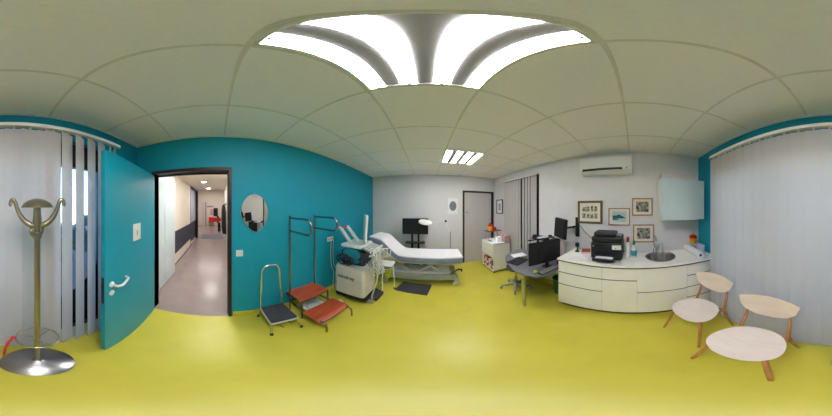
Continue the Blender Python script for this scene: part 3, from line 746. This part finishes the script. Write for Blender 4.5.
# back wall poster, side frame
t = thing('wall_picture', 'white poster with grey oval on the back wall left of the door', 'poster', (.75, VB, 1.49))
box('sheet', WPAPER, -.145, -.004, 0, .145, 0, .44, t)
MB().prism([(.10*cos(2*pi*i/36), .135*sin(2*pi*i/36)) for i in range(36)], 0, .0015, T(0, -.004, .225) @ rot('X', 90)).build('oval', mat('speckled grey print', (128, 132, 136), .7, var=.3, scale=60), t)
t = thing('certificate_frame', 'black framed certificate on the side wall between door and blind', 'picture', (UR, 3.36, 1.49))
m = MB(); w = .17; h = .42
m.box(-.02, -w, 0, 0, w, .025).box(-.02, -w, h-.025, 0, w, h).box(-.02, -w, .025, 0, -w+.03, h-.025).box(-.02, w-.03, .025, 0, w, h-.025)
m.build('frame', BLACK, t); box('sheet', WPAPER, -.01, -w+.03, .025, -.004, w-.03, h-.025, t)
box('print', mat('grey lines print', (170, 170, 170), .7, var=.2, scale=80), -.0108, -.06, .1, -.01, .06, .3, t)

# ================================================================ tv stand, lamp
t = thing('television', 'black television on a twin post stand by the back wall', 'television', (-.285, 3.42, 0))
MB().box(-.335, -.02, .975, .335, .03, 1.39).build('screen_case', BLACK, t, bevel=.006)
box('screen', BLACKG, -.325, -.022, .985, .325, -.02, 1.38, t)
st = thing('television_stand', 'black twin post television stand with small shelf', 'stand', (-.285, 3.46, 0))
for x in (-.085, .085): MB().box(x-.025, .012, .03, x+.025, .05, 1.2).build('post', BLACK, st)
box('shelf', mat('dark brown shelf', (60, 50, 52), .4), -.25, -.14, .74, .25, .05, .76, st, .004)
box('base', BLACK, -.3, -.12, 0, .3, .16, .03, st, .005)
t = thing('examination_lamp', 'white magnifier lamp on a jointed arm with slim pole by the door', 'lamp', (.60, 3.25, 0))
MB().lathe([(.14, 0), (.14, .03), (.03, .05)], n=24).build('base', LGREY, t, smooth=True)
MB().tube([(0, 0, .04), (0, 0, 1.08)], .012, 10).build('pole', GREY, t, smooth=True)
MB().tube([(0, 0, 1.06), (-.12, -.02, 1.34)], .012, 8).tube([(-.12, -.02, 1.34), (-.50, -.08, 1.32)], .010, 8).build('arm', WPLAS, t, smooth=True)
MB().tube([(-.12, -.035, 1.335), (-.12, .0, 1.335)], .028, 12).build('joint', BLACK, t, smooth=True)
MB().lathe([(.10, -.02), (.155, -.015), (.165, .005), (.15, .03), (.05, .045), (0, .047)], (-.62, -.10, 1.315), 28, rot('X', 12) @ rot('Y', 8)).build('lamp_head', WPLAS, t, smooth=True)

# ================================================================ examination bed
BD = radians(176)
t = thing('examination_table', 'grey blue examination table on a wheeled chassis along the back wall', 'bed', (.70, 2.69, 0), BD)
prof = [(0, .66), (.4, .665), (.8, .67), (1.15, .68), (1.27, .72), (1.40, .83), (1.52, .935), (1.62, 1.0), (1.86, 1.03)]
def strip(prof, dz0, dz1, y0, y1, xo=0):
    P = [(x, z) for x, z in [(p.x, p.y) for p in smoothpath([(a, b, 0) for a, b in prof], 4)]]
    n = len(P); vs = []
    for x, z in P:
        for dz in (dz0, dz1):
            for y in (y0, y1): vs.append((x+xo, y, z+dz))
    fs = [(0, 1, 3, 2), ((n-1)*4, (n-1)*4+2, (n-1)*4+3, (n-1)*4+1)]
    for i in range(n-1):
        a = i*4; b = a+4
        fs += [(a, b, b+1, a+1), (a+2, a+3, b+3, b+2), (a, a+2, b+2, b), (a+1, b+1, b+3, a+3)]
    return MB().add(vs, fs)
strip(prof, -.105, .0, -.29, .29).build('mattress', MATTR, t, .018, smooth=True)
strip(prof, -.135, -.106, -.25, .25).build('support_frame', LGREY, t)
sh = tag(strip(prof, .002, .030, -.285, .285, -.01).build('paper_sheet', WPAPER, bevel=.008, smooth=True), 'white paper sheet covering the examination table', 'bed cover')
sh.location = t.location; sh.rotation_euler = t.rotation_euler
m = MB()
for y in (-.22, .22):
    m.prism(rrect(.08, 0, 1.55, .13, .04), y-.03, y+.03, T(0, 0, .15) @ Matrix(((1, 0, 0, 0), (0, 0, 1, 0), (0, 1, 0, 0), (0, 0, 0, 1))))
for x in (.15, 1.3): m.box(x, -.22, .16, x+.06, .22, .22)
m.build('chassis', mat('grey green enamel', (158, 164, 160), .4), t, .004)
m = MB(); m.box(.2, -.2, .20, 1.4, .2, .32); m.build('motor_cover', LGREY, t, .03)
for y in (-.17, .17):
    for a, b in (((.35, y, .25), (.72, y, .57)), ((.95, y, .25), (.45, y, .57)), ((1.0, y, .27), (1.3, y, .62))): MB().tube([a, b], .018, 8).build('lift_arm', LGREY, t, smooth=True)
m = MB(); m.box(.12, -.24, .53, 1.2, -.2, .58).box(.12, .2, .53, 1.2, .24, .58).box(.15, -.24, .53, .2, .24, .57).box(1.1, -.24, .53, 1.15, .24, .57)
m.build('upper_rail', LGREY, t)
MB().tube(smoothpath([(.12, .27, .40), (.05, .27, .41), (.02, .27, .40), (.02, .27, .36)], 3), .016, 8).tube([(.12, .27, .40), (.25, .22, .25)], .012, 8).build('pedal_lever', BLACK, t, smooth=True)
for x, y in ((.12, -.25), (.12, .25), (1.48, -.25), (1.48, .25)):
    MB().tube([(x, y-.018, .062), (x, y+.018, .062)], .06, 20).box(x-.025, y-.026, .07, x+.025, y+.026, .18).build('castor', LGREY, t, smooth=True, bevel=.003)
tag(MB().prism([(-.455, 2.62), (.105, 2.50), (.015, 2.13), (-.55, 2.27)], .0, .02).build('floor_mat', DGREY, bevel=.004), 'dark grey rubber mat on the yellow floor in front of the examination table', 'mat')

# ================================================================ small step stool
t = thing('step_stool', 'low single step stool with dark tread and looped handrail', 'step stool', (-1.28, .62, 0), radians(-2))
def leg(n, pts, r=.0125, m=CHROME, foot=None):
    l_ = MB().tube(smoothpath(pts, 4), r, 10).build(n, m, t, smooth=True)
    if foot: MB().lathe([(.017, 0), (.018, .03), (.014, .034)], foot, 12).build('rubber_foot', BLACK, l_, smooth=True)
MB().prism(rrect(-.175, -.14, .175, .14, .02), .222, .236).build('tread', DGREY, t)
MB().prism(rrect(-.185, -.15, .185, .15, .025), .198, .2215).build('tread_frame', LGREY, t, .004)
leg('leg', [(.15, -.13, .20), (.17, -.14, .12), (.215, -.155, .005)], foot=(.215, -.155, 0))
leg('leg', [(.15, .13, .20), (.17, .14, .12), (.205, .165, .005)], foot=(.205, .165, 0))
leg('leg', [(-.16, -.13, .20), (-.18, -.14, .12), (-.20, -.16, .005)], foot=(-.20, -.16, 0))
leg('leg', [(-.16, .13, .20), (-.18, .14, .12), (-.20, .16, .005)], foot=(-.20, .16, 0))
MB().tube(smoothpath([(-.187, -.135, .17), (-.187, -.13, .5), (-.187, -.125, .82), (-.187, -.105, .89), (-.187, -.06, .925), (-.187, .04, .925), (-.187, .085, .89), (-.187, .10, .82), (-.187, .12, .5), (-.187, .135, .17)], 5), .0125, 12).build('handrail', CHROME, t, smooth=True)

# ================================================================ double step with two tall handrails
t = thing('double_step', 'two tread red wooden step unit with tall steel handrails', 'step unit', (-1.2, 1.11, 0))
def tread(nm, x0, x1, y0, y1, z, drop):
    m = MB(); P = []
    n = 12; vs = []; fs = []
    for i in range(n+1):
        s = i/n; x = x0+(x1-x0)*s
        zz = z-drop*max(0, (s-.75)/.25)**2
        for dz in (0, -.015):
            for y in (y0, y1): vs.append((x, y, zz+dz))
    for i in range(n):
        a = i*4; b = a+4; fs += [(a, b, b+1, a+1), (a+2, a+3, b+3, b+2), (a, a+2, b+2, b), (a+1, b+1, b+3, a+3)]
    fs += [(0, 1, 3, 2), (n*4, n*4+2, n*4+3, n*4+1)]
    return m.add(vs, fs).build(nm, REDW, t, .005, smooth=True)
tread('upper_tread', -.33, -.02, -.235, .235, .39, .02)
tread('lower_tread', .03, .31, -.25, .25, .215, .04)
SP = mat('grey brown steel', (150, 140, 136), .25, 1)
for s in (-1, 1):
    y = s*.215
    MB().tube([(-.285, y, 0), (-.285, y, 1.56)], .0135, 12).build('post', SP, t, smooth=True)
    MB().tube(smoothpath([(-.285, y, 1.53), (-.1, y, 1.53), (.07, y, 1.53), (.115, y, 1.515), (.14, y, 1.47), (.14, y, 1.42), (.125, y, 1.375), (.08, y, 1.36), (-.1, y, 1.36), (-.285, y, 1.36)], 4), .0125, 12).build('handrail', SP, t, smooth=True)
    MB().tube(smoothpath([(-.02, y, .365), (-.02, y, .2), (-.02, y, .0)], 3), .0125, 10).build('middle_leg', SP, t, smooth=True)
    MB().tube(smoothpath([(-.285, y, .19), (-.02, y, .19), (.2, y, .19), (.32, y, .185), (.36, y, .14), (.365, y, 0)], 4), .0125, 10).build('front_leg', SP, t, smooth=True)
    MB().tube([(-.285, y, .365), (-.02, y, .365)], .0115, 8).build('side_bar', SP, t, smooth=True)
for x, z in ((-.285, .365), (-.285, .19), (.30, .172), (-.02, .365)): MB().tube([(x, -.215, z), (x, .215, z)], .0115, 8).build('cross_bar', SP, t, smooth=True)
MB().tube([(-.285, -.23, .37), (-.285, -.27, .37)], .022, 14).build('knob', BLACK, t, smooth=True)
t = thing('weighing_scale', 'white bathroom scale with round dial under the red steps', 'scale', (-1.36, 1.20, 0), radians(5))
t.location = (-1.335, 1.185, 0)
MB().prism(rrect(-.13, -.15, .11, .15, .05), .01, .06).build('platform', WPLAS, t, .012)
MB().lathe([(.10, .0605), (.10, .075), (.085, .08), (0, .08)], (0, 0, 0), 28).build('dial', mat('pale grey dial', (206, 210, 212), .2), t, smooth=True)
MB().prism(rrect(-.12, -.14, .10, .14, .05), 0, .01).build('foot_pad', BLACK, t)

# ================================================================ ultrasound machine
t = thing('ultrasound_machine', 'white and grey ultrasound machine on a wheeled base beside the teal wall', 'medical machine', (-1.11, 1.90, 0), radians(0))
bodyp = rrect(-.25, -.25, .27, .18, .05)
MB().prism(bodyp, .13, .69).build('body', mat('warm white casing', (220, 214, 208), .35), t, .02)
MB().prism(rrect(-.24, -.24, .32, .18, .05), .69, .72).build('top_rim', LGREY, t, .006)
MB().prism(rrect(-.26, -.255, .30, .2, .06), .06, .128).build('base', BLACK, t, .015)
m = MB(); m.prism([(.25, -.2), (.42, -.14), (.44, .12), (.25, .2)], .05, .11); m.build('footrest', DGREY, t, .012)
text('maker_name', 'mindray', .095, mat('dark grey lettering', (30, 30, 40), .5), t, T(-.04, -.2505, .50) @ rot('X', 90))
for x, y in ((-.2, -.2), (.34, -.16), (-.2, .17), (.34, .14)):
    MB().tube([(x, y-.02, .05), (x, y+.02, .05)], .05, 18).build('castor', mat('pale castor', (176, 176, 178), .4), t, smooth=True)
# recess with cables, dark upper body
MB().prism(rrect(-.2, -.16, .22, .16, .04), .72, .96).build('upper_body', mat('dark slate casing', (48, 56, 66), .5), t, .02)
# console
MB().box(-.17, -.2, -.02, .20, .22, .035, T(.0, .0, 1.045)).build('console', WPLAS, t, .02)
kb = MB().box(-.15, -.2, -.012, .15, .2, .012, T(.28, .02, 1.01) @ rot('Y', 22)).build('control_panel', mat('grey keypad', (120, 130, 134), .5), t, .01)
m = MB()
for i in range(6):
    for j in range(9): m.box(-.13+i*.042, -.18+j*.041, .012, -.10+i*.042, -.152+j*.041, .018, T(.28, .02, 1.01) @ rot('Y', 22))
m.build('keys', LGREY, kb)
MB().box(-.03, -.17, 0, .012, .17, .43, T(.16, .02, 1.12) @ rot('Z', 31) @ rot('Y', 3)).build('monitor_case', WPLAS, t, .012)
MB().box(.012, -.155, .015, .015, .155, .415, T(.16, .02, 1.12) @ rot('Z', 31) @ rot('Y', 3)).build('monitor_screen', BLACKG, t)
MB().tube([(.16, .02, 1.06), (.16, .02, 1.2)], .03, 12).build('monitor_neck', LGREY, t, smooth=True)
for x, y, dx in ((-.19, -.12, 0), (-.15, .04, 0)):
    MB().prism(rrect(-.02, -.03, .02, .03, .01), 0, .34, T(x+.17, y, 1.09) @ rot('Y', -42)).build('support_arm', WPLAS, t, .008)
MB().tube([(-.22, -.12, 1.335), (-.19, .05, 1.335)], .014, 8).tube([(-.22, -.12, 1.335), (-.24, -.14, 1.37)], .008, 8).build('arm_pin', RED, t, smooth=True)
# probe holders and probes at the right side
for k in range(5):
    y = -.2+.075*k; pb = MB().lathe([(.012, -.07), (.018, -.03), (.016, .02), (.024, .05), (.02, .065), (0, .07)], (.40, y, .99), 12, rot('Y', 12)).build('probe', WPLAS, t, smooth=True)
    cab = smoothpath([(.385, y, .93), (.42, y-.02, .80), (.45, y+.03, .66-.03*k), (.40, y+.05, .60), (.33, y+.03, .72), (.28, y, .82)], 5)
    MB().tube(cab, .0075, 8).build('cord', mat('light cord', (224, 226, 224), .5), pb, smooth=True)
    x_ = .36+.03*k; MB().tube(smoothpath([(x_, y-.02, 1.0), (x_+.03, y-.03, 1.09-.02*k), (x_+.08, y, 1.0), (x_+.06, y+.02, .86), (x_+.02, y, .93)], 5), .008, 8).build('cord', mat('white cord', (236, 236, 236), .5), pb, smooth=True)
MB().box(.34, -.25, .95, .43, .18, .965).build('probe_rack', LGREY, t, .004)
MB().tube(smoothpath([(.40, -.24, .96), (.46, -.22, .8), (.44, -.18, .55), (.36, -.16, .2), (.36, -.16, .11)], 4), .012, 8).build('side_rail', LGREY, t, smooth=True)
random.seed(5)
for k in range(4):
    cx, cy, cz, r = -.12+.05*k, -.235-.015*k, .82+.02*(k % 2), .085-.008*k
    pts = [(cx+r*1.2*cos(a)+.01*random.random(), cy+.02*sin(2*a), cz+r*sin(a)) for a in [2*pi*i/22 for i in range(22)]]
    MB().tube(pts, .009, 8, True).build('cable_coil', mat('black cable', (22, 26, 36), .5), t, smooth=True)
cl = thing('teal_cloth', 'bright teal cloth bundle lying on the front ledge of the ultrasound machine', 'cloth', (-1.11, 1.90, 0))
m = MB(); m.ball((.03, -.195, .93), .12, 16, (1.3, .3, .9)).ball((-.08, -.19, .85), .06, 12, (1.3, .5, .8)).ball((.10, -.19, .82), .065, 12, (1.2, .5, .8))
m.build('bundle', TCLOTH, cl, smooth=True)
t2 = thing('foot_pedal', 'small white foot pedal on the floor beside the red steps', 'pedal', (-1.25, 1.52, 0))
t2.location = (-1.17, 1.52, 0)
MB().lathe([(.055, 0), (.06, .01), (.05, .045), (.02, .058), (0, .06)], n=20).build('shell', WPLAS, t2, smooth=True)
# wire basket stand between machine and bed
t = thing('basket_stand', 'white wheeled stand with green mesh basket between machine and examination table', 'stand', (-.70, 2.25, 0))
MB().lathe([(.075, .33), (.105, .34), (.12, .50), (.122, .54), (.11, .54), (.10, .36)], n=24, cap=False).build('basket', mat('olive green mesh', (150, 160, 50), .6, var=.35, scale=40), t, smooth=True)
MB().prism(rrect(-.16, -.13, .14, .13, .04), .60, .625).build('tray', WPLAS, t, .008)
for a in (20, 140, 260):
    c_, s_ = cos(radians(a)), sin(radians(a))
    MB().tube([(c_*.12, s_*.12, .60), (c_*.14, s_*.14, .35), (c_*.15, s_*.15, .05)], .010, 8).build('leg', WPLAS, t, smooth=True)
    MB().tube([(c_*.15-.01, s_*.15, .025), (c_*.15+.01, s_*.15, .025)], .025, 12).build('castor', BLACK, t, smooth=True)
MB().tube([(.13*cos(2*pi*i/24), .13*sin(2*pi*i/24), .545) for i in range(24)], .007, 8, True).build('ring', WPLAS, t, smooth=True)

# ================================================================ light, camera
wd = bpy.data.worlds.new('sky'); bpy.context.scene.world = wd; wd.use_nodes = True
bg = wd.node_tree.nodes['Background']
sky = wd.node_tree.nodes.new('ShaderNodeTexSky'); sky.sky_type = 'HOSEK_WILKIE'; sky.turbidity = 3
sky.sun_direction = Vector((.3, .8, .6)).normalized()
wd.node_tree.links.new(sky.outputs[0], bg.inputs[0]); bg.inputs[1].default_value = 3.4

cam = bpy.data.cameras.new('camera'); co = bpy.data.objects.new('camera', cam); C.objects.link(co)
co.location = (0, 0, 1.66); co.rotation_euler = (radians(90), 0, radians(4.4))
cam.type = 'PANO'
try: cam.cycles.panorama_type = 'EQUIRECTANGULAR'
except Exception: cam.panorama_type = 'EQUIRECTANGULAR'
cam.clip_start = .01
sc = bpy.context.scene; sc.camera = co
sc.view_settings.view_transform = 'Standard'; sc.view_settings.look = 'None'; sc.view_settings.gamma = 1
sc.view_settings.use_curve_mapping = False
sc.view_settings.exposure = 2.55
try:
    sc.cycles.use_denoising = True; sc.cycles.max_bounces = 16; sc.cycles.diffuse_bounces = 12; sc.cycles.caustics_reflective = False; sc.cycles.caustics_refractive = False
    sc.cycles.sample_clamp_indirect = 6
except Exception: pass
